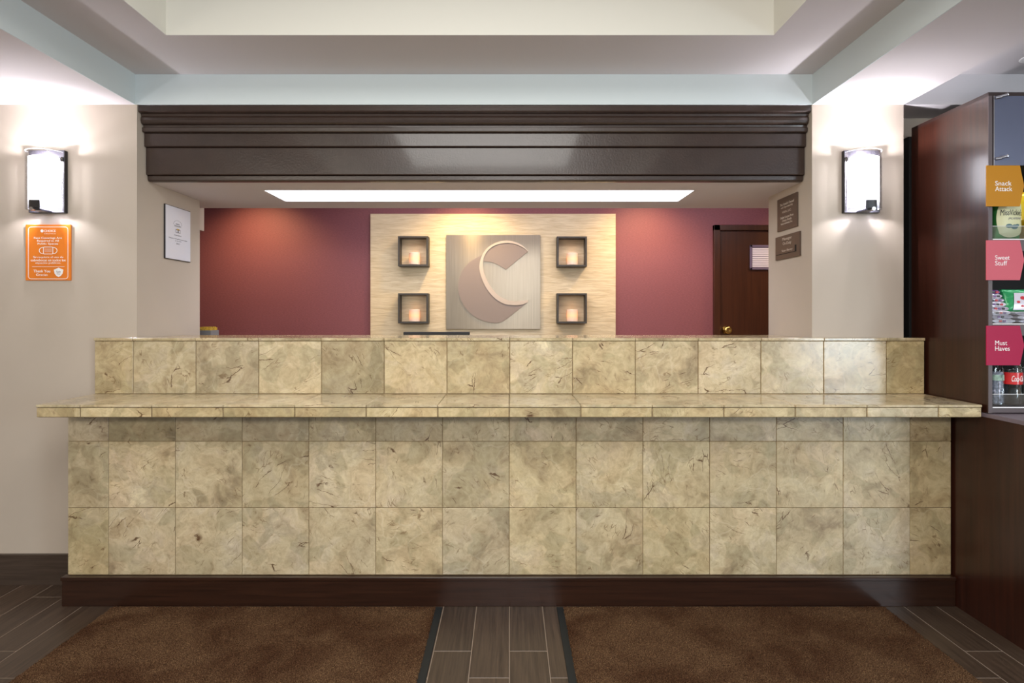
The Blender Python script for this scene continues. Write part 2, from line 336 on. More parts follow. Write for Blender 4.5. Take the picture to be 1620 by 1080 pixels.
# ------------------------------------------------------------------ the setting
WY = 2.86                                   # plane of the front walls
XL, XR = -1.832, 1.488                      # recess between the two return walls
struct('wall_left', [(-4.2, XL, WY, 3.44, 0, 2.355)], M_wall)
struct('wall_right', [(XR, 1.938, WY, 3.34, 0, 2.355)], M_wall)
struct('wall_lobby_left', [(-4.3, -4.2, -2.6, WY, 0, 2.36)], M_wall)
struct('wall_lobby_right', [(4.6, 4.7, -2.6, 3.3, 0, 2.6)], M_wall)
struct('wall_side', [(1.938, 4.5, 3.06, 3.3, 0, 2.355)], M_wall)
struct('wall_back', [(-3.4, 3.4, 5.0, 5.1, 0, 2.5)], M_red)
struct('wall_office_left', [(-3.5, -3.4, 3.44, 5.1, 0, 2.5)], M_wall)
struct('wall_office_right', [(3.4, 3.5, 3.3, 5.1, 0, 2.5)], M_wall)
struct('ceiling', [
    (-4.2, -1.844, -2.6, WY, 2.355, 2.6), (1.494, 1.938, -2.6, WY, 2.355, 2.6),
    (-4.2, 1.938, WY+.004, 3.44, 2.355, 2.6),
    (-1.84, 1.49, 2.4621, WY, 2.5045, 2.6), (-1.84, -1.4541, -2.6, 2.4621, 2.5045, 2.6), (1.1191, 1.49, -2.6, 2.4621, 2.5045, 2.6), (-1.4541, 1.1191, -2.6, -1.4001, 2.5045, 2.6),
    (-1.56, 1.23, -1.5, 2.57, 3.0, 3.05),
    (1.938, 4.5, -2.6, WY, 2.505, 2.6), (1.938, 4.5, WY, 3.3, 2.355, 2.6)], M_ceil)
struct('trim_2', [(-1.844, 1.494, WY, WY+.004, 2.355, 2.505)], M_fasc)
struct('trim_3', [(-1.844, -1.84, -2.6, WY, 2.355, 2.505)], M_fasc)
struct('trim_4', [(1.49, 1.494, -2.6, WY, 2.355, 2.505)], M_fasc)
struct('trim_5', [(-1.56, -1.454, -1.4, 2.462, 2.505, 3.0), (1.119, 1.23, -1.4, 2.462, 2.505, 3.0), (-1.56, 1.23, 2.462, 2.57, 2.505, 3.0), (-1.56, 1.23, -1.5, -1.4, 2.505, 3.0)], simple('warm_white_paint', (224, 222, 212), .85))
struct('ceiling_office', [(-3.5, 3.5, 3.44, 5.1, 2.5, 2.6)], M_ceil)
LX0, LX1, LY0, LY1 = -1.342, 1.013, 3.158, 3.472
struct('ceiling_soffit', [
    (XL, XR, 2.975, LY0, 1.998, 2.355), (XL, LX0, LY0, 3.44, 1.998, 2.355), (LX1, XR, LY0, 3.34, 1.998, 2.355),
    (LX0, LX1, LY0, LY1, 2.03, 2.355),
    (-3.4, LX0, 3.44, LY1, 1.998, 2.5), (LX1, 3.4, 3.34, LY1, 1.998, 2.5), (-3.4, 3.4, LY1, 3.675, 1.998, 2.5)], M_ceil)
struct('trim_1', [(-3.4, -2.1, 3.68, 4.0, 1.90, 2.5)], M_wall)
o = struct('baseboard_left', [(-4.2, -2.035, WY-.014, WY, 0, .148), (-4.2, -2.035, WY-.018, WY, .140, .149)], M_base)

# floor: one slab of grout with single plank tiles laid on it
fl = struct('floor', [(-4.3, 4.6, -2.6, 5.1, -.06, -.0008)], M_fgrout)
PW, PL, G = .1490, .610, .0034
bm = bmesh.new(); bm_box(bm, -(PW-G)/2, (PW-G)/2, -(PL-G)/2, (PL-G)/2, -.006, 0, bev=.0008)
pl = bpy.data.meshes.new('plank'); bm.to_mesh(pl); bm.free(); pl.materials.append(M_plank)
def plank(i, y0):
    x = (i+.5)*PW; yc = y0+PL/2
    o = bpy.data.objects.new('plank', pl); C.objects.link(o); o.parent = fl; o.location = (x, yc, 0)
for i in range(-24, 16):
    s = 2.284 if i % 2 == 0 else 2.115
    for k in (-1, 0, 1):
        y0 = s+k*PL
        if y0+PL/2 < 1.5: continue
        if y0+PL > 2.9 and -14 < i < 13 and y0 > 2.66: continue
        if y0 > 2.855: continue
        plank(i, y0)
o = boxes('plank_field', [(i*PW+G/2, (i+1)*PW-G/2, (2.284 if i % 2 == 0 else 2.115)-(k+1)*PL+G/2, (2.284 if i % 2 == 0 else 2.115)-k*PL-G/2, -.006, 0)
                          for i in range(-24, 30) for k in range((1 if i < 16 else 0), 7)], M_plank, fl)
tag(o, kind='stuff')

# ------------------------------------------------------------------ cornice over the opening
cor = empty('cornice', (0, 2.9, 2.0), 'glossy dark brown stepped wooden cornice spanning above the reception opening', 'moulding')
def sweep(name, prof, mat):
    """prof: list of (y,z) world; extruded wall to wall, its ends drawn in a few mm as it goes back"""
    bm = bmesh.new(); a = []; b = []
    for y, z in prof:
        a.append(bm.verts.new((XL+.004, y, z))); b.append(bm.verts.new((XR-.004, y, z)))
    n = len(prof)
    for k in range(n):
        bm.faces.new((a[k], a[(k+1) % n], b[(k+1) % n], b[k]))
    bm.faces.new(a[::-1]); bm.faces.new(b)
    o = obj(name, bm, mat, cor); o.location = -Vector(cor.location); return o
sweep('crown_moulding', [(2.866, 2.353), (2.864, 2.326), (2.868, 2.321), (2.884, 2.318), (2.888, 2.308), (2.884, 2.300), (2.882, 2.286), (2.886, 2.276), (2.893, 2.270), (2.902, 2.268), (2.904, 2.262), (2.904, 2.256), (2.97, 2.256), (2.97, 2.353)], M_crown)
sweep('bead_moulding', [(2.896, 2.2555), (2.894, 2.252), (2.895, 2.236), (2.9, 2.232), (2.97, 2.232), (2.97, 2.2555)], M_crown)
sweep('fascia_board', [(2.914, 2.2315), (2.912, 2.228), (2.912, 2.168), (2.915, 2.164), (2.97, 2.164), (2.97, 2.2315)], M_crown)
sweep('fascia_board', [(2.928, 2.1635), (2.926, 2.160), (2.926, 2.030), (2.929, 2.026), (2.97, 2.026), (2.97, 2.1635)], M_crown)
sweep('bead_moulding', [(2.941, 2.0255), (2.939, 2.022), (2.940, 2.004), (2.948, 1.997), (2.97, 1.997), (2.97, 2.0255)], M_crown)

# ------------------------------------------------------------------ reception counter
ctr = empty('reception_counter', (0, 2.75, 0), 'long reception counter clad in beige marble tiles with a projecting ledge and raised top', 'counter')
OFF = Vector(ctr.location)
def cpart(name, bl, mat, bev=0):
    bl = [(a, b, c-OFF.y, d-OFF.y, e, f) for a, b, c, d, e, f in bl]
    return boxes(name, bl, mat, ctr, bev)
FY, LY, RY = 2.655, 2.479, 2.825
HX = 2.017
cpart('core', [(-HX+.002, HX-.002, FY+.0030, WY-.004, 0, .887), (-HX+.004, HX-.004, LY+.004, WY-.004, .887, .926), (-HX+.002, HX-.002, RY+.004, WY-.003, .926, 1.196),
               (XL+.003, XR-.003, WY-.003, 3.245, 0, 1.196)], M_grout)
cpart('kick_board', [(-2.030, 2.022, FY-.020, FY+.010, 0, .118), (-2.033, 2.022, FY-.026, FY+.010, .1175, .1335)], M_kick, bev=.002)
mesh_cache = {}
def tile(name, x0, x1, y0, y1, z0, z1, mat, tone, g=.0024, axes='xz', bev=.0014):
    """one stone: own object; alike sizes share a mesh"""
    gx = g/2 if 'x' in axes else 0; gz = g/2 if 'z' in axes else 0; gy = g/2 if 'y' in axes else 0
    x0 += gx; x1 -= gx; z0 += gz; z1 -= gz; y0 += gy; y1 -= gy
    j = random.uniform(-.0004, .0004)
    key = (round(x1-x0, 4), round(y1-y0, 4), round(z1-z0, 4), mat.name)
    if key not in mesh_cache:
        bm = bmesh.new(); bm_box(bm, -(x1-x0)/2, (x1-x0)/2, -(y1-y0)/2, (y1-y0)/2, -(z1-z0)/2, (z1-z0)/2, bev=bev)
        me = bpy.data.meshes.new(name); bm.to_mesh(me); bm.free(); me.materials.append(mat); mesh_cache[key] = me
    o = bpy.data.objects.new(name, mesh_cache[key]); C.objects.link(o); o.parent = ctr
    o.location = ((x0+x1)/2, (y0+y1)/2-OFF.y+j, (z0+z1)/2)
    o['tone'] = tone
    return o
def t(v, warm=0.0): return [v*(1.0+.03*warm), v*(1-.02*warm), v*(1.04-.20*warm)]
def edges(first, pitch, n, lo, hi): return [lo]+[first+pitch*k for k in range(n)]+[hi]
P = .305
fx = edges((171.5-806)*FY/FPX, P, 13, -HX, HX)           # columns of the front
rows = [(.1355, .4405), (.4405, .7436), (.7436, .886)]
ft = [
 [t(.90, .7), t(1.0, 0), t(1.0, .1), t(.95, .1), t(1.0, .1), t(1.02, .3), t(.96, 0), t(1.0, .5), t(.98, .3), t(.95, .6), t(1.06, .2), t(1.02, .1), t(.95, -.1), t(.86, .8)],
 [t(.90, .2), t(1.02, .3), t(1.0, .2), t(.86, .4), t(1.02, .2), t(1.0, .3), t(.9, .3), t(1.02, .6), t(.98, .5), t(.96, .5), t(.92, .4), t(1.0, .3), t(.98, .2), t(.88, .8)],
 [t(1.0, -.2), t(.70, .5), t(.72, .3), t(.72, .1), t(.82, .4), t(.78, .2), t(.90, .2), t(.94, .1), t(.84, .1), t(.90, .1), t(.92, -.1), t(.92, 0), t(.98, .1), t(.86, .7)]]  # top row: stone tone with the ledge's shadow darkened in
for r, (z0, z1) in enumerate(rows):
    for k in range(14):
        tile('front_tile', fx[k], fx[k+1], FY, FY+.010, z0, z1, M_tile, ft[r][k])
rx = edges((210.5-806)*RY/FPX, P, 13, -HX, HX)           # upstand behind the ledge
rt = [t(.95, .6), t(.90, .2), t(.86, .1), t(1.04, .3), t(.70, .6), t(.98, .6), t(.88, .7), t(1.06, .35), t(.98, .6), t(1.04, .3), t(1.04, .15), t(1.0, .3), t(1.0, .1), t(.92, 1.0)]
for k in range(14):
    tile('upstand_tile', rx[k], rx[k+1], RY, RY+.010, .9375, 1.1955, M_riser, rt[k], g=.004)
lx = edges((126.5-806)*LY/FPX, P, 13, -HX-.002, HX-.002)   # ledge
lt = [random.uniform(.93, 1.04) for _ in range(14)]
et = [t(.86, .8), t(1.1, .7), t(.9, .9), t(.8, 1.1), t(.85, .9), t(1.0, .9), t(.96, .9), t(.88, .8), t(1.0, .9), t(1.0, .8), t(1.02, .7), t(1.06, .6), t(1.1, .2), t(1.05, .7)]
for k in range(14):
    tile('ledge_tile', lx[k], lx[k+1], LY-.003, RY+.008, .926, .9375, M_ledge, t(lt[k], .25), g=.0016, axes='x', bev=.0022)
    tile('ledge_edge_tile', lx[k]+.001, lx[k+1]-.001, LY, LY+.010, .885, .9245, M_riser, et[k], g=.0036, axes='x')
tile('ledge_underside_slab', -HX, HX-.004, LY+.010, FY+.008, .882, .887, M_tile, t(.9, .5), axes='')
# ends of the ledge and raised top, and the cap
tile('ledge_edge_tile', -HX-.002, -HX+.008, LY+.010, WY-.004, .885, .9245, M_riser, t(.9, .8), axes='')
for k in range(14):
    tile('cap_tile', rx[k], rx[k+1], RY-.006, WY-.001, 1.196, 1.2095, M_ledge, t(random.uniform(.9, 1.0), .5), g=.002, axes='x', bev=.0015)
bx = [XL+.003]+[x for x in rx if XL+.05 < x < XR-.05]+[XR-.003]
for k in range(len(bx)-1):
    tile('cap_tile', bx[k], bx[k+1], WY-.001, 3.25, 1.196, 1.2092, M_ledge, t(random.uniform(.9, 1.0), .5), g=.002, axes='x', bev=.0015)

# ------------------------------------------------------------------ mats
def mat_rug(x0, x1, y0, y1, label, seed, bl, br):
    root = empty('floor_mat', ((x0+x1)/2, (y0+y1)/2, 0), label, 'mat', 'brown carpet mats before the counter')
    W = x1-x0; D = y1-y0
    b = boxes('rubber_border', [(-W/2, W/2, -D/2, D/2, .0005, .0045)], M_rubber, root, bev=.002)
    nx, ny = 420, 250; ax0 = -W/2+bl; ax1 = W/2-br; ay0 = -D/2+.02; ay1 = D/2-.006
    rnd = random.Random(seed); vs = []; fs = []
    for j in range(ny+1):
        for i in range(nx+1):
            e = min(i, nx-i, j, ny-j)
            z = .0045+(.004+rnd.uniform(0, .0045) if e > 0 else 0)
            jx = rnd.uniform(-.0025, .0025) if e < 2 else 0
            vs.append((ax0+(ax1-ax0)*i/nx+jx, ay0+(ay1-ay0)*j/ny+jx*.5, z))
    for j in range(ny):
        for i in range(nx):
            a = j*(nx+1)+i; fs.append((a, a+1, a+nx+2, a+nx+1))
    me = bpy.data.meshes.new('pile'); me.from_pydata(vs, [], fs); link('pile', me, M_carpet, root)
mat_rug(-1.792, -.302, 1.72, 2.622, 'brown carpet mat with black edge, left of the bare plank strip', 1, .006, .030)
mat_rug(.212, 1.694, 1.72, 2.622, 'brown carpet mat with black edge, right of the bare plank strip', 2, .030, .006)

# ------------------------------------------------------------------ wall sconces
def arc_sheet(half, sag, z0, z1, th, n=18, y_edge=0):
    R = (half**2+sag**2)/(2*sag); bm = bmesh.new(); rows_ = []
    a = math.asin(min(1, half/R))
    for rr in (R, R-th):
        for z in (z0, z1):
            rows_.append([bm.verts.new((rr*math.sin(-a+2*a*k/n), y_edge+(R-sag)-rr*math.cos(-a+2*a*k/n), z)) for k in range(n+1)])
    o0, o1, i0, i1 = rows_
    for k in range(n):
        bm.faces.new((o0[k], o0[k+1], o1[k+1], o1[k])); bm.faces.new((i0[k+1], i0[k], i1[k], i1[k+1]))
        bm.faces.new((o1[k], o1[k+1], i1[k+1], i1[k])); bm.faces.new((o0[k+1], o0[k], i0[k], i0[k+1]))
    for k in (0, n): bm.faces.new((o0[k], o1[k], i1[k], i0[k]))
    return bm
def sconce(x, label):
    root = empty('wall_sconce', (x, WY, 1.82), label, 'lamp', 'glass wall sconces')
    h = .304
    boxes('back_plate', [(-.087, .087, -.024, -.0005, 0, h)], M_blackm, root, bev=.001)
    obj('diffuser', arc_sheet(.074, .062, .012, .262, .003, y_edge=-.030), M_frost, root, smooth=False)
    obj('glass_shade', arc_sheet(.087, .070, .010, .292, .004, y_edge=-.032), M_glass, root)
    # bright polished rims of the glass
    obj('glass_rim', arc_sheet(.0872, .0704, .2918, .2925, .0042, y_edge=-.032), M_grey, root)
    br = boxes('bracket', [(-.026, .026, -.098, -.024, -.001, .007), (-.026, .026, -.0985, -.0955, .006, .048)], M_blackm, root, bev=.0008)
    bm = bmesh.new(); cyl(bm, (0, -.112, .003), (0, -.098, .003), .006); cyl(bm, (0, -.117, .003), (0, -.112, .003), .009)
    obj('finial', bm, M_chrome, root)
    for q in (-1, 1): boxes('lamp_clip', [(q*.075-.005, q*.075+.005, -.036, -.024, h-.055, h-.035)], M_blackm, root)
    for z, e in ((.25, 11), (.05, 5.0)):
        l = bpy.data.lights.new('bulb', 'POINT'); l.energy = e; l.color = (.97, .94, 1); l.shadow_soft_size = .012
        lo = bpy.data.objects.new('bulb', l); C.objects.link(lo); lo.parent = root; lo.location = (0, -.055, z)
sconce(-2.258, 'glass and black metal wall sconce, lit, above the orange sign')
sconce(1.720, 'glass and black metal wall sconce, lit, on the pillar beside the snack cabinet')

# ------------------------------------------------------------------ orange sign
def rrect(cx, cz, w, h, r, n=6):
    pts = []
    for (sx, sz, a0) in ((1, 1, 0), (-1, 1, 90), (-1, -1, 180), (1, -1, 270)):
        for k in range(n+1):
            a = math.radians(a0+90*k/n); pts.append((cx+sx*(w/2-r)+r*math.cos(a), cz+sz*(h/2-r)+r*math.sin(a)))
    return pts
def ring(name, pts, wdt, mat, parent, y, depth=.0006, closed=True):
    """stroke along a polyline in XZ"""
    bm = bmesh.new(); n = len(pts); inn = []; out = []
    for k in range(n):
        a = Vector(pts[k-1] if (closed or k > 0) else pts[k]); c = Vector(pts[(k+1) % n] if (closed or k < n-1) else pts[k])
        d = (c-a); d.normalize(); nn = Vector((-d.y, d.x))*wdt/2; p = Vector(pts[k])
        inn.append([bm.verts.new((p.x+nn.x, yy, p.y+nn.y)) for yy in (y-depth, y)]); out.append([bm.verts.new((p.x-nn.x, yy, p.y-nn.y)) for yy in (y-depth, y)])
    for k in range(n if closed else n-1):
        j = (k+1) % n
        bm.faces.new((inn[k][0], inn[j][0], out[j][0], out[k][0])); bm.faces.new((inn[k][1], inn[j][1], inn[j][0], inn[k][0])); bm.faces.new((out[k][0], out[j][0], out[j][1], out[k][1]))
    return obj(name, bm, mat, parent)
x0, _, z1 = at(42.5, 355.5, WY); x1, _, z0 = at(113.5, 443.5, WY)
sw, sh = x1-x0, z1-z0
sg = empty('notice_sign', ((x0+x1)/2, WY, (z0+z1)/2), 'orange face coverings notice with white lettering, mounted under the left sconce', 'sign')
boxes('board', [(-sw/2, sw/2, -.007, -.0005, -sh/2, sh/2)], M_orange, sg)
yy = -.007
ring('border', rrect(0, -.002, sw*.88, sh*.93, .014), .0024, M_white, sg, yy)
kk = sh/800.0                                           # sign artwork measured on an 800-unit tall grid
def sz(v): return (530-v)*kk
def sxx(v): return (520-v)*-kk
lettering('CHOICE', sxx(545), yy, sz(221), M_white, sg, width=170*kk, height=32*kk, bold=.01)
b_ = [(sxx(432)+22*kk*math.cos(a*PI/8), sz(221)+22*kk*math.sin(a*PI/8)) for a in range(16)]; poly('emblem', b_, .0006, M_white, sg, yy)
lettering('HOTELS', sxx(548), yy, sz(262), M_white, sg, width=160*kk, height=9*kk)
for s_, w_, z_ in (('Face Coverings Are', 400, 325), ('Required in All', 310, 366), ('Public Spaces', 295, 408)):
    lettering(s_, sxx(517), yy, sz(z_), M_white, sg, width=w_*kk, height=36*kk, bold=.02)
for s_, w_, z_ in (('Se requiere el uso de', 430, 600), ('cubrebocas en todos los', 500, 640), ('espacios publicos.', 365, 683)):
    lettering(s_, sxx(522), yy, sz(z_), M_white, sg, width=w_*kk, height=36*kk)
lettering('Thank You', sxx(430), yy, sz(797), M_white, sg, width=240*kk, height=38*kk, bold=.02)
lettering('Gracias', sxx(430), yy, sz(848), M_white, sg, width=165*kk, height=34*kk)
boxes('rule', [(sxx(290), sxx(755), yy-.0006, yy, sz(736), sz(731))], M_white, sg)
ring('mask_drawing', rrect(sxx(520), sz(502), 135*kk, 100*kk, 12*kk), 9*kk, M_white, sg, yy)
boxes('mask_drawing', [(sxx(470), sxx(570), yy-.0006, yy, sz(v+4), sz(v)) for v in (480, 498, 516)], M_white, sg)
for s_ in (-1, 1):
    ring('mask_drawing', [(sxx(520+s_*(70+58*math.sin(a*PI/10))), sz(502-46*math.cos(a*PI/10))) for a in range(11)], 8*kk, M_white, sg, yy, closed=False)
poly('shield', [(sxx(a), sz(b)) for a, b in ((670, 748), (738, 778), (728, 830), (705, 862), (670, 882), (635, 862), (612, 830), (602, 778))], .0006, M_white, sg, yy)
M_otext = simple('shield_print', (150, 130, 140), .5)
lettering('Safe', sxx(670), yy-.0006, sz(806), M_otext, sg, width=62*kk, height=28*kk)
lettering('Stay', sxx(670), yy-.0006, sz(838), M_otext, sg, width=50*kk, height=20*kk)

# ------------------------------------------------------------------ certificate and plaques on the return walls
ce = empty('certificate', (XL, 3.203, 1.767), 'white framed certificate on the left return wall of the reception opening', 'certificate', rz=PI/2)
# local x runs along the wall away from the camera, local -y faces into the opening
def side(root, w, h, d, mat, name): return boxes(name, [(-w/2, w/2, -d, -.0005, -h/2, h/2)], mat, root)
side(ce, .244, .290, .008, M_blackm, 'frame')
boxes('sheet', [(-.119, .119, -.0095, -.008, -.142, .142)], M_paper, ce)
M_gtext = simple('grey_print', (120, 122, 134), .6)
ring('arch_badge', [(-.008+.040*math.cos(a*PI/12), .048+.024*math.sin(a*PI/12)) for a in range(13)], .001, M_gtext, ce, -.0095, closed=False)
lettering('CERTIFICATE of', -.008, -.0095, .052, M_gtext, ce, width=.040, height=.005)
lettering('EXCELLENCE', -.008, -.0095, .041, M_gtext, ce, width=.064, height=.009)
boxes('owl_emblem', [(-.028, .016, -.0102, -.0095, .004, .024)], M_gtext, ce)
boxes('owl_emblem', [(-.018, .006, -.0104, -.0102, .020, .027)], M_yellow, ce)
for c_ in (-.018, .006):
    poly('owl_emblem', [(c_+.007*math.cos(a*PI/6), .013+.007*math.sin(a*PI/6)) for a in range(12)], .0004, M_paper, ce, -.0102)
lettering('tripadvisor', -.008, -.0095, -.010, M_gtext, ce, width=.07, height=.010)
lettering('Presented to this hotel for its guest reviews', -.004, -.0095, -.030, M_gtext, ce, width=.175, height=.007)
lettering('on its site', -.004, -.0095, -.040, M_gtext, ce, width=.06, height=.005)
lettering('2017', -.004, -.0095, -.055, M_gtext, ce, width=.036, height=.008)
def plaque(yc, zc, w, h, label):
    return_ = empty('wall_plaque', (XR, yc, zc), label, 'plaque', 'brown plaques on the right return wall', rz=-PI/2)
    side(return_, w, h, .008, M_plaque, 'board'); return return_
p1 = plaque(3.104, 1.867, .221, .176, 'upper brown plaque with six lines of lettering on the right return wall')
for s_, z_, w_ in (('This Hotel is Owned', .052, .155), ('and Operated by', .034, .13), ('H.R.H., LLC.', .009, .10), ('Under License from', -.019, .145), ('Choice Hotels', -.036, .105), ('International, Inc.', -.053, .13)):
    lettering(s_, 0, -.008, z_, M_ptext, p1, width=w_, height=.013)
p2 = plaque(3.101, 1.687, .270, .126, 'lower brown manager on duty plaque on the right return wall')
lettering('Manager', 0, -.008, .042, M_ptext, p2, width=.105, height=.020)
lettering('On Duty', 0, -.008, .017, M_ptext, p2, width=.092, height=.020)
lettering('Stan Barry', 0, -.008, -.020, M_ptext, p2, width=.12, height=.014)
boxes('name_slot', [(-.125, .10, -.0088, -.008, -.037, -.034), (.085, .10, -.0088, -.008, -.036, -.002)], M_black, p2)

# ------------------------------------------------------------------ soffit light
sl = empty('ceiling_light', ((LX0+LX1)/2, (LY0+LY1)/2, 2.0), 'long narrow lit fluorescent panel recessed in the soffit above the counter', 'light')
hw = (LX1-LX0)/2; hd = (LY1-LY0)/2
boxes('diffuser', [(-hw+.008, hw-.008, -hd+.008, hd-.008, .008, .012)], M_panel_light, sl)
boxes('trim_frame', [(-hw+.001, hw-.001, -hd+.001, -hd+.008, -.001, .02), (-hw+.001, hw-.001, hd-.008, hd-.001, -.001, .02), (-hw+.001, -hw+.008, -hd+.008, hd-.008, -.001, .02), (hw-.008, hw-.001, -hd+.008, hd-.008, -.001, .02)], M_white, sl)
# recessed light at the far right of the ceiling
rl = empty('recessed_light', (2.425, 2.67, 2.505), 'small round recessed fitting in the ceiling above the snack cabinet', 'light')
bm = bmesh.new(); lathe(bm, [(.045, -.004), (.062, -.004), (.066, -.0005), (.045, -.0005)], 32); obj('rim', bm, M_white, rl)
bm = bmesh.new(); lathe(bm, [(.044, -.003), (.044, -.001)], 32); obj('lens', bm, M_grey, rl)

# ------------------------------------------------------------------ back wall: panel, logo, candle boxes, door
BY = 5.0
x0, _, z1 = at(586, 338, 4.965); x1, _, _ = at(974, 338, 4.965)
ap = boxes('accent_panel', [(x0, x1, 4.965, 4.9995, .75, z1)], M_cream, bev=.001)
tag(ap, 'cream rippled wall panel behind the metal logo on the red wall', 'wall panel')
PY = 4.965
x0, _, z1 = at(706, 371.5, 4.945); x1, _, z0 = at(855, 520.5, 4.945)
lg = empty('logo_sign', ((x0+x1)/2, PY, (z0+z1)/2), 'square brushed metal sign with a raised curved letter C, centred on the cream panel', 'sign')
lw_, lh_ = x1-x0, z1-z0
boxes('plate', [(-lw_/2, lw_/2, -.020, -.0005, -lh_/2, lh_/2)], M_steel, lg, bev=.001)
def lp(p):
    return (( (p[0]-809)/605.0)*lw_, ((510-p[1])/605.0)*lh_)
def spline(pts, n=6):
    out = []
    for i in range(len(pts)-1):
        p0 = Vector(pts[max(0, i-1)]); p1_ = Vector(pts[i]); p2_ = Vector(pts[i+1]); p3 = Vector(pts[min(len(pts)-1, i+2)])
        for k in range(n):
            u = k/n; out.append(tuple(.5*((2*p1_)+(-p0+p2_)*u+(2*p0-5*p1_+4*p2_-p3)*u*u+(-p0+3*p1_-3*p2_+p3)*u**3)))
    out.append(tuple(pts[-1])); return out
top_in = [(748, 378), (755, 335), (785, 300), (830, 273), (885, 263), (945, 268), (995, 290), (1030, 316)]
wedge = spline(top_in)+[(890, 431)]+spline([(860, 412), (828, 395), (790, 382), (757, 378)])
poly('letter_top', [lp(p) for p in wedge], .014, M_logo, lg, -.0205)
body = spline([(733, 338), (690, 362), (645, 395), (607, 447), (587, 515), (590, 590), (620, 660), (670, 718), (735, 755), (810, 772), (860, 766), (895, 746)])+[(1030, 640)]+spline([(985, 651), (940, 654), (880, 645), (820, 609), (770, 550), (737, 480), (722, 420), (726, 365)])
poly('letter_body', [lp(p) for p in body], .014, M_logo, lg, -.0205)
o_ = [(1032, 312), (990, 273), (940, 252), (888, 246), (830, 257), (780, 285), (745, 325), (726, 370), (720, 425), (735, 487), (769, 556), (819, 614), (880, 650), (940, 659), (990, 655), (1030, 641)]
i_ = [(1032, 626), (990, 632), (940, 634), (890, 623), (838, 592), (790, 535), (757, 470), (744, 410), (750, 352), (780, 304), (825, 274), (885, 262), (945, 267), (1000, 291), (1030, 317)]
poly('letter_edge', [lp(p) for p in spline(o_)+spline(i_)], .020, M_logo2, lg, -.0205)

M_candle = simple('candle_wax', (196, 184, 174), .5)
nt_ = M_candle.node_tree; b_c = nt_.nodes['Principled BSDF']; tc_ = N(nt_, 'ShaderNodeTexCoord'); sx_ = N(nt_, 'ShaderNodeSeparateXYZ'); L(nt_, tc_.outputs['Object'], sx_.inputs[0])
mr_ = N(nt_, 'ShaderNodeMapRange'); mr_.inputs['From Max'].default_value = .1; L(nt_, sx_.outputs[2], mr_.inputs['Value'])
rc_ = N(nt_, 'ShaderNodeValToRGB'); rc_.color_ramp.elements[0].position = 0; rc_.color_ramp.elements[0].color = (.10, .07, .06, 1); rc_.color_ramp.elements[1].position = 1; rc_.color_ramp.elements[1].color = (.22, .12, .07, 1)
e = rc_.color_ramp.elements.new(.5); e.color = (.70, .22, .03, 1)
L(nt_, mr_.outputs[0], rc_.inputs[0]); L(nt_, rc_.outputs[0], b_c.inputs['Emission Color']); b_c.inputs['Emission Strength'].default_value = 1.35
M_flame = emit('candle_glow', (255, 150, 70), 1.5)
def candle_box(px, py, where):
    x, _, z = at(px, py, 4.86)
    w_ = .252; dd = .10
    rt_ = empty('candle_box', (x, PY, z-w_/2), 'charcoal square box shelf %s' % where, 'shelf', 'box shelves with candles')
    tk = .015
    for nm, b in (('top_board', (-w_/2, w_/2, -dd, -.0005, w_-tk, w_)), ('bottom_board', (-w_/2, w_/2, -dd, -.0005, 0, tk)),
                  ('side_board', (-w_/2, -w_/2+tk, -dd, -.0005, tk, w_-tk)), ('side_board', (w_/2-tk, w_/2, -dd, -.0005, tk, w_-tk))):
        boxes(nm, [b], M_box, rt_, bev=.0008)
    c = empty('candle', (x+.006, PY-.058, z-w_/2+tk), 'glowing cream pillar candle in the box shelf %s' % where, 'candle', 'pillar candles')
    bm = bmesh.new(); lathe(bm, [(.043, 0), (.046, .002), (.046, .098), (.044, .101), (.036, .096), (.004, .094)], 28); obj('wax', bm, M_candle, c, smooth=False)
    bm = bmesh.new(); cyl(bm, (0, 0, .0935), (0, 0, .101), .0012, 8); obj('wick', bm, M_black, c)
    l = bpy.data.lights.new('candle_glow', 'POINT'); l.energy = .03; l.color = (1, .42, .14); l.shadow_soft_size = .02
    lo = bpy.data.objects.new('candle_glow', l); C.objects.link(lo); lo.parent = c; lo.location = (0, .0, .125)
    return c
candle_box(653.2, 397, 'at the top left of the metal logo'); candle_box(653.2, 487.5, 'at the lower left of the metal logo')
candle_box(905, 397.5, 'at the top right of the metal logo'); candle_box(905, 487.5, 'at the lower right of the metal logo')

dr = empty('door_1', (0, BY, 0)); tag(dr, kind='structure')
dx0 = at(1127.5, 0, BY)[0]; dz = at(0, 356.5, BY)[2]
boxes('door_frame', [(dx0, dx0+.052, -.04, -.0005, 0, dz), (dx0, dx0+1.0, -.04, -.0005, dz-.048, dz), (dx0+.95, dx0+1.0, -.04, -.0005, 0, dz)], M_door, dr, bev=.003)
leaf = boxes('door_leaf', [(dx0+.054, dx0+.948, -.022, -.001, .01, dz-.052)], M_door, dr, bev=.001)
kx, _, kz = at(1150, 522, BY-.05)
bm = bmesh.new(); lathe(bm, [(.034, 0), (.034, .004), (.014, .008), (.012, .030), (.026, .036), (.033, .050), (.030, .062), (.012, .068), (.010, .066), (.002, .066)], 28)
bmesh.ops.rotate(bm, verts=bm.verts, matrix=Matrix.Rotation(PI/2, 3, 'X'))
kn = obj('knob', bm, M_brass, leaf, smooth=True); kn.location = (kx, -.023, kz)
x0, _, z1 = at(1186.5, 387.5, BY-.03); x1 = x0+.25; z0 = at(0, 426.5, BY-.03)[2]
M_lilac = simple('white_blind_metal', (245, 240, 252), .35)
lv = boxes('louvre_vent', [(x0, x0+.02, -.034, -.0225, z0, z1), (x1-.02, x1, -.034, -.0225, z0, z1), (x0, x1, -.034, -.0225, z1-.018, z1), (x0, x1, -.034, -.0225, z0, z0+.018), (x0, x1, -.025, -.0225, z0, z1)], M_frame, leaf, bev=.002)
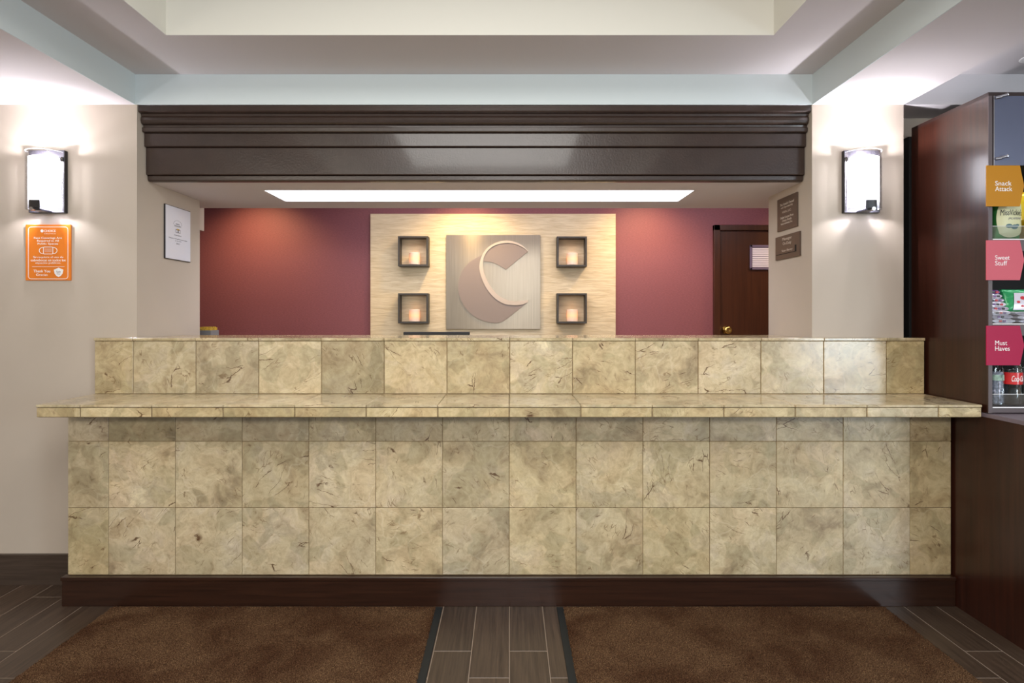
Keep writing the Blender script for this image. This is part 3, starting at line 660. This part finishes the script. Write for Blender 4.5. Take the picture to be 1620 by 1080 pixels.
lv['label'] = 'silvery louvred vent'
lv.data.materials.clear(); lv.data.materials.append(simple('vent_metal', (118, 106, 132), .35, metal=.2))
n = 9
for k in range(n):
    z = z0+.022+(z1-z0-.044)*(k+.5)/n
    bm = bmesh.new(); bm_box(bm, -(x1-x0)/2+.02, (x1-x0)/2-.02, -.007, 0, -.0068, .0068)
    s_ = obj('slat', bm, M_lilac, lv); s_.location = ((x0+x1)/2, -.0255, z); s_.rotation_euler = (.25, 0, 0)

# warm downlights in the office ceiling
for i, x in enumerate((-2.12, -.36, 1.15, 2.7)):
    l = bpy.data.lights.new('downlight', 'SPOT'); l.energy = 55; l.color = (1, .66, .30); l.spot_size = math.radians(120); l.spot_blend = 1; l.shadow_soft_size = .03
    lo = bpy.data.objects.new('downlight', l); C.objects.link(lo); lo.location = (x, 4.52, 2.48)
    lo.rotation_euler = (math.radians(14), 0, 0)
area('office_light', (.4, 4.1, 2.48), (.4, 4.3, 0), 3.6, .5, 30, (1, .93, .97))

# ------------------------------------------------------------------ things on the staff side
dk = empty('work_desk', (-.6, 3.75, 0), 'plain desk behind the counter, below the counter top', 'desk')
boxes('desk_top', [(-2.0, 2.0, -.28, .28, .72, .745)], M_grey, dk, bev=.002)
boxes('panel_leg', [(-2.0, -1.975, -.26, .26, 0, .72)], M_grey, dk); boxes('panel_leg', [(1.975, 2.0, -.26, .26, 0, .72)], M_grey, dk)
mo = empty('computer_monitor', (-.452, 3.62, .745), 'black computer monitor behind the counter, only its top edge showing', 'monitor')
mz = at(0, 524.8, 3.6)[2]-.745
boxes('housing', [(-.2055, .2055, -.018, .018, .14, mz)], M_blk, mo, bev=.003)
boxes('screen', [(-.195, .195, .018, .0195, .15, mz-.014)], M_grey, mo)
bm = bmesh.new(); cyl(bm, (0, 0, .012), (0, 0, .2), .018); obj('stand_post', bm, M_blk, mo)
boxes('stand_foot', [(-.11, .11, -.08, .08, .001, .013)], M_blk, mo, bev=.003)
bh = empty('leaflet_holder', (-1.884, 3.66, .745), 'grey leaflet holder with yellow cards behind the left return wall', 'holder')
bz = at(0, 516.8, 3.62)[2]-.745
boxes('holder_box', [(-.06, .03, -.05, .05, .001, bz-.022)], M_grey, bh)
for k in range(5): boxes('card', [(-.055, .026, -.042+.018*k, -.034+.018*k, .05, bz-.004*(k % 3))], M_yellow, bh)

# ------------------------------------------------------------------ snack cabinet
KX, KY = 2.026, 2.462
CT = 2.262                                   # top
ck = empty('snack_cabinet', (KX, KY, 0), 'tall mahogany snack display cabinet standing at the right end of the counter', 'cabinet')
def kpart(name, bl, mat, parent=ck, bev=0):
    return boxes(name, [(a, b, c-KY, d-KY, e, f) for a, b, c, d, e, f in [(a-KX, b-KX, c, d, e, f) for a, b, c, d, e, f in bl]], mat, parent, bev)
W_ = 1.0
kpart('side_panel', [(KX, KX+.016, KY, 2.93, .905, CT-.016)], M_mahog)
kpart('side_panel', [(KX+W_-.016, KX+W_, KY, 2.93, .905, CT-.016)], M_mahog)
kpart('top_panel', [(KX, KX+W_, KY-.002, 2.93, CT-.016, CT)], simple('dark_top_edge', (48, 30, 26), .4))
kpart('back_panel', [(KX+.016, KX+W_-.016, 2.90, 2.93, .905, CT-.016)], M_black)
kpart('rear_filler', [(KX-.012, KX+W_, 2.932, 3.058, 0, 2.22)], M_black)
kpart('edge_strip', [(KX-.001, KX+.015, KY-.004, KY-.0002, .905, CT-.016)], M_frame)
SH = [1.641, 1.283, .930]
for z in SH[:2]:
    kpart('shelf', [(KX+.016, KX+W_-.016, KY+.004, 2.90, z-.050, z)], M_frame)
kpart('shelf', [(KX+.016, KX+W_-.016, KY+.004, 2.90, .906, .930)], M_frame)
kpart('shelf', [(KX+.016, KX+W_-.016, KY+.004, 2.90, 1.955, 1.975)], M_black)
for z, h_ in zip(SH, (.055, .05, .055)):
    kpart('shelf_lip', [(KX+.018, KX+W_-.018, KY-.002, KY+.001, z-.002, z+h_)], M_acryl)
    kpart('shelf_lip', [(KX+.018, KX+W_-.018, KY-.003, KY+.002, z-.003, z+.001)], M_white)
    kpart('shelf_lip', [(KX+.018, KX+W_-.018, KY-.0025, KY+.0015, z+h_-.0005, z+h_+.0008)], M_white)
for z_ in (1.945, 1.585, 1.230):
    a_ = area('shelf_fill_light', (KX+.45, KY+.03, z_), (KX+.45, KY+.16, z_-.3), .85, .01, .7, (.95, .97, 1))  # unseen fill added over each shelf to brighten the goods
M_dglass = simple('grey_blue_sheen', (120, 126, 150), .22, metal=.55)  # dark glass; its bluish reflection is put into the base colour
dd_ = kpart('cabinet_door', [(KX+.020, KX+.47, KY-.008, KY-.003, 1.951, CT-.018)], M_dglass, bev=.0006)
kpart('cabinet_door', [(KX+.474, KX+W_-.018, KY-.008, KY-.003, 1.951, CT-.018)], M_dglass, bev=.0006)
kpart('door_edge', [(KX+.017, KX+.0205, KY-.009, KY-.002, 1.951, CT-.018)], M_chrome)
for z in (2.236, 1.979):
    bm = bmesh.new(); cyl(bm, (0, 0, 0), (.034, -.010, .007), .0055); cyl(bm, (.034, -.010, .007), (.038, -.011, .008), .0075)
    cyl(bm, (-.002, .003, -.001), (.016, -.006, .001), .007)
    h_ = obj('hinge', bm, M_chrome, dd_, smooth=False); h_.location = (.026, -.012, z)

bc = empty('base_cabinet', (KX, 2.23, 0), 'low dark wooden base cabinet under the snack display', 'cabinet')
boxes('side_panel', [(0, .018, 0, .70, .0, .885)], M_mahog, bc)
boxes('carcass', [(.018, 1.3, .004, .70, .0, .885)], M_mahog, bc)
boxes('counter_top', [(-.001, 1.3, -.01, .70, .885, .902)], simple('grey_purple_top', (120, 108, 116), .3), bc, bev=.001)
bc.rotation_euler = (0, 0, 0)

def arrow_sign(py0, py1, rgb, body, label, z_txt=0):
    y = KY-.014
    x0, _, z1 = at(1559.5, py0, y); xe = at(1612.3, 0, y)[0]; xt = at(1619, 0, y)[0]; z0 = at(0, py1, y)[2]
    h = z1-z0
    rt_ = empty('category_sign', (x0, y, (z0+z1)/2), label, 'sign', 'coloured arrow signs on the snack cabinet')
    poly('board', [(0, -h/2), (xe-x0, -h/2), (xt-x0, .0), (xe-x0, h/2), (0, h/2)], .004, simple('sign_'+body.split()[0].lower(), rgb, .45, spec=.25), rt_, 0)
    for k, line in enumerate(body.split('\n')):
        wln = {'Snack': 26, 'Attack': 27, 'Sweet': 23, 'Stuff': 19, 'Must': 19, 'Haves': 23}[line]*y/FPX
        lettering(line, .036+wln/2, -.004, .011-.0235*k, M_white, rt_, width=wln, height=.0195)
arrow_sign(262, 326.5, (192, 130, 14), 'Snack\nAttack', 'mustard yellow arrow-shaped sign above the chip bags')
arrow_sign(380, 443, (208, 98, 112), 'Sweet\nStuff', 'salmon pink arrow-shaped sign above the candy shelf')
arrow_sign(515, 577.5, (172, 20, 70), 'Must\nHaves', 'magenta arrow-shaped sign above the bottle shelf')

# ---- bags
def pillow(w, h, t_, mat, name, parent, seed=0, nx=14, ny=18, crump=.004):
    rnd = random.Random(seed); bm = bmesh.new(); F = []; B = []
    for s_, arr in ((-1, F), (1, B)):
        for j in range(ny+1):
            row = []
            for i in range(nx+1):
                u = i/nx*2-1; v = j/ny*2-1
                bul = max(0, (1-abs(u)**2.6))**.6*max(0, (1-abs(v)**3.5))**.7
                pin = 1-.08*(1-abs(v)**2)*abs(u)
                e = i in (0, nx) or j in (0, ny)
                row.append(bm.verts.new((u*w/2*pin, s_*(t_/2*bul+(0 if e else rnd.uniform(0, crump))), (v+1)*h/2)))
            arr.append(row)
    for arr in (F, B):
        for j in range(ny):
            for i in range(nx): bm.faces.new((arr[j][i], arr[j][i+1], arr[j+1][i+1], arr[j+1][i]))
    bmesh.ops.remove_doubles(bm, verts=bm.verts, dist=1e-5)
    return obj(name, bm, mat, parent, smooth=True)
def ellipse(name, cx, cz, rx_, rz_, mat, parent, y, n=20, depth=.0006):
    return poly(name, [(cx+rx_*math.cos(2*PI*k/n), cz+rz_*math.sin(2*PI*k/n)) for k in range(n)], depth, mat, parent, y)
def foil(name, rgb, rough=.3): return simple(name, rgb, rough, metal=.15, coat=.3)
M_green = foil('green_foil', (60, 140, 70)); M_yel = foil('yellow_foil', (224, 190, 20)); M_brn = foil('brown_foil', (176, 118, 78)); M_silver = foil('silver_foil', (180, 175, 190), .25)
M_creamp = simple('cream_print', (214, 214, 170), .4); M_tealp = simple('teal_print', (84, 118, 120), .5)
def wrap_to_bag(o, w, h, t_, extra=.0012):
    """seat flat artwork on the bulging front of a bag (local coordinates of the bag)"""
    for v in o.data.vertices:
        u = max(-1, min(1, v.co.x/(w/2))); vv = max(-1, min(1, v.co.z/h*2-1))
        bul = max(0, (1-abs(u)**2.6))**.6*max(0, (1-abs(vv)**3.5))**.7
        v.co.y = -t_/2*bul-.0042-extra+v.co.y*.3
def fine_patch(name, pts_fn, nx, nz, mat, parent):
    bm = bmesh.new(); g = [[bm.verts.new((*[pts_fn(i/nx, j/nz)[0]], 0, pts_fn(i/nx, j/nz)[1])) for i in range(nx+1)] for j in range(nz+1)]
    for j in range(nz):
        for i in range(nx): bm.faces.new((g[j][i], g[j][i+1], g[j+1][i+1], g[j+1][i]))
    return obj(name, bm, mat, parent, smooth=True)
bw, bh_, bt = .122, .20, .05
bg = empty('chip_bag', (2.146, 2.515, SH[0]), 'green and cream chip bag with script lettering, below the mustard sign', 'bag')
pillow(bw, bh_, bt, M_green, 'pouch', bg, 1)
def disc_pt(u, v):
    ang = 0; a = (u*2-1); b = (v*2-1)
    return (a*math.sqrt(1-b*b*.35)*.057+.003, .092+b*math.sqrt(1-a*a*.35)*.080)
o = fine_patch('printed_panel', disc_pt, 14, 18, M_creamp, bg); wrap_to_bag(o, bw, bh_, bt, .0004)
def bag_text(body, cx, cz, wdt, hgt, mat, root, **kw):
    bm = text_mesh(body, wdt, hgt, **kw)
    bmesh.ops.translate(bm, verts=bm.verts, vec=(cx, 0, cz)); o = obj('lettering', bm, mat, root); wrap_to_bag(o, bw, bh_, bt, .0012); return o
bag_text('MissVickie\'s', .004, .118, .096, .026, M_blk, bg, shear=.2)
bag_text('JALAPEÑO', .016, .092, .062, .014, M_gtext, bg, shear=.2)
for cx_, cz_, r_ in ((-.010, .060, .014), (.014, .056, .016), (.026, .062, .010)):
    o = ellipse('pepper_print', cx_, cz_, r_, r_*.62, M_tealp, bg, 0); wrap_to_bag(o, bw, bh_, bt, .0014)
bg2 = empty('chip_bag', (2.287, 2.56, SH[0]), 'bright yellow chip bag at the right edge, partly behind the brown bag', 'bag')
pillow(.14, .22, .05, M_yel, 'pouch', bg2, 3)
bg3 = empty('snack_bag', (2.275, 2.497, SH[0]), 'small brown and cream snack bag in front of the yellow bag', 'bag')
pillow(.13, .10, .035, M_brn, 'pouch', bg3, 4); o = fine_patch('printed_panel', lambda u, v: (-.045+u*.09, .012+v*.05), 10, 6, M_creamp, bg3)
for v in o.data.vertices:
    u = v.co.x/.065; vv = v.co.z/.05-1; v.co.y = -.0175*max(0, (1-abs(u)**2.6))**.6*max(0, (1-abs(vv)**3.5))**.7-.0045

# ---- candy
M_purp = foil('purple_foil', (108, 70, 130)); M_redp = simple('red_print', (190, 40, 50), .4); M_wf = foil('white_foil', (215, 210, 222), .22)
def packet(x, y, z, w, d, h, mat, label, rx_=0, grp=None, rz_=0):
    r_ = empty('candy_packet', (x, y, z), label, 'candy', grp)
    bm = bmesh.new(); bm_box(bm, -w/2, w/2, -d/2, d/2, 0, h)
    bmesh.ops.subdivide_edges(bm, edges=bm.edges, cuts=5, use_grid_fill=True)
    rnd = random.Random(int(x*1e4+z*1e5))
    for v in bm.verts:
        e = abs(v.co.x)/(w/2); v.co.z = h/2+(v.co.z-h/2)*(1-.75*max(0, (e-.6)/.4)**2); v.co += Vector((rnd.uniform(-1, 1), rnd.uniform(-1, 1), rnd.uniform(-1, 1)))*.0012
    obj('wrapper', bm, mat, r_, smooth=False); r_.rotation_euler = (rx_, 0, rz_)
    return r_
tops = ['lowest', 'second lowest', 'third from the bottom', 'fourth from the bottom', 'fifth from the bottom', 'sixth from the bottom', 'seventh from the bottom', 'topmost']
for k in range(8):
    p_ = packet(2.050+(.098-.005*k)/2, 2.495+.005*k, SH[1]+.003+.0178*k, .098-.005*k, .05, .0168, (M_wf, M_silver, M_wf, M_silver, M_wf, M_silver, M_wf, M_purp)[k], 'foil-wrapped candy bar, %s of the stack beside the cabinet side' % tops[k], 0, 'foil candy bars stacked on the candy shelf')
    for q in range(3 if k > 1 else 2):
        boxes('printed_mark', [(-.020+.016*q, -.009+.016*q, -.0275, -.0255, .004, .012)], (M_redp, M_purp, M_blk)[(q+k) % 3], p_)
gp = empty('candy_bag', (2.212, 2.520, SH[1]+.050), 'green candy bag with red print leaning on silver packets', 'bag')
bmw, bmh, bmt = .135, .102, .03
pillow(bmw, bmh, bmt, foil('bright_green_foil', (40, 150, 90)), 'pouch', gp, 9); gp.rotation_euler = (-.25, 0, -.1)
o = fine_patch('printed_panel', lambda u, v: (-.034+u*.092+.012*v, .006+v*.076), 10, 8, M_wf, gp)
def seat(o, w, h, t_, ex):
    for v in o.data.vertices:
        u = max(-1, min(1, v.co.x/(w/2))); vv = max(-1, min(1, v.co.z/h*2-1)); v.co.y = -t_/2*max(0, (1-abs(u)**2.6))**.6*max(0, (1-abs(vv)**3.5))**.7-.0043-ex
seat(o, bmw, bmh, bmt, 0)
for cx_, cz_, r_ in ((.008, .058, .010), (.034, .050, .012), (.022, .030, .009), (-.012, .040, .007), (.046, .070, .008), (.002, .022, .006)):
    o = ellipse('printed_dot', cx_, cz_, r_, r_*.8, M_redp, gp, 0); seat(o, bmw, bmh, bmt, .001)
for k in range(3):
    packet(2.222, 2.497+.006*k, SH[1]+.002+.0165*k, .115, .05, .0155, (M_silver, M_wf, M_silver)[k], ('bottom', 'middle', 'top')[k]+' silver candy packet under the green bag', 0, 'silver packets under the green bag')

# ---- bottles
def bottle(x, y, label, R, lab_mat, z_l0, z_l1, H=.235, crump=0, text=None, liquid=None, lm2=None):
    r_ = empty('drink_bottle', (x, y, SH[2]+.0015), label, 'bottle')
    seg = 32; bm = bmesh.new()
    prof = [(.6*R, 0), (.88*R, .003), (.97*R, .012), (.97*R, .05), (.90*R, .062), (.93*R, z_l0-.004), (.97*R, z_l0), (.97*R, z_l1), (.99*R, z_l1+.006), (.93*R, z_l1+.022), (.72*R, z_l1+.042), (.42*R, z_l1+.058), (.40*R, H-.018)]
    lathe(bm, prof, seg)
    if crump:
        rnd = random.Random(3)
        for v in bm.verts:
            s_ = 1+rnd.uniform(-crump, crump); v.co.x *= s_; v.co.y *= s_
    obj('bottle_body', bm, M_pet, r_, smooth=not crump)
    if liquid:
        bm = bmesh.new(); lathe(bm, [(.57*R, .002), (.92*R, .013), (.92*R, .05), (.86*R, .062), (.88*R, z_l0-.004), (.91*R, z_l0), (.91*R, z_l1), (.90*R, z_l1+.012)], seg); obj('drink', bm, liquid, r_, smooth=True)
    bm = bmesh.new(); lathe(bm, [(.985*R, z_l0), (1.0*R, z_l0+.0005), (1.0*R, z_l1-.0005), (.985*R, z_l1)], seg); obj('label_band', bm, lab_mat, r_, smooth=False)
    bm = bmesh.new(); lathe(bm, [(.44*R, H-.02), (.46*R, H-.019), (.46*R, H-.001), (.42*R, H)], 20); obj('cap', bm, lm2 or lab_mat, r_)
    if text:
        bm = text_mesh(text, width=R*1.45, height=(z_l1-z_l0)*.5, bold=.012, shear=.35)
        a0 = -.16
        for v in bm.verts:
            th = v.co.x/R+a0+PI*.5*0; rr = R*1.004+(-v.co.y)
            v.co = Vector((rr*math.sin(th+.2), -rr*math.cos(th+.2), v.co.z+(z_l0+z_l1)/2))
        obj('lettering', bm, M_white, r_)
    return r_
M_coke = simple('red_label', (206, 26, 30), .35, coat=.3); M_cl = simple('pale_green_label', (150, 180, 165), .5, noise=.15, nscale=80); M_gl = simple('mauve_label', (150, 135, 142), .5)
M_cola = simple('dark_cola', (52, 52, 52), .15, coat=.5); M_water = thin_glass('water', (.8, .84, .88), .9, .1)
bottle(2.100, 2.512, 'crumpled clear water bottle with a pale label, against the cabinet side', .029, M_cl, .108, .132, H=.22, crump=.09, liquid=simple('pale_wrap', (165, 168, 186), .25, noise=.35, nscale=90, bump=.8, bscale=60), lm2=M_white)
bottle(2.168, 2.512, 'cola bottle with a red label and white script, in the middle', .0375, M_coke, .092, .143, text='Coca-Cola', liquid=M_cola)
bottle(2.252, 2.512, 'clear bottle with a mauve grey label at the right edge', .0375, M_gl, .088, .140, liquid=simple('grey_drink', (130, 134, 134), .15, coat=.5), lm2=M_white)
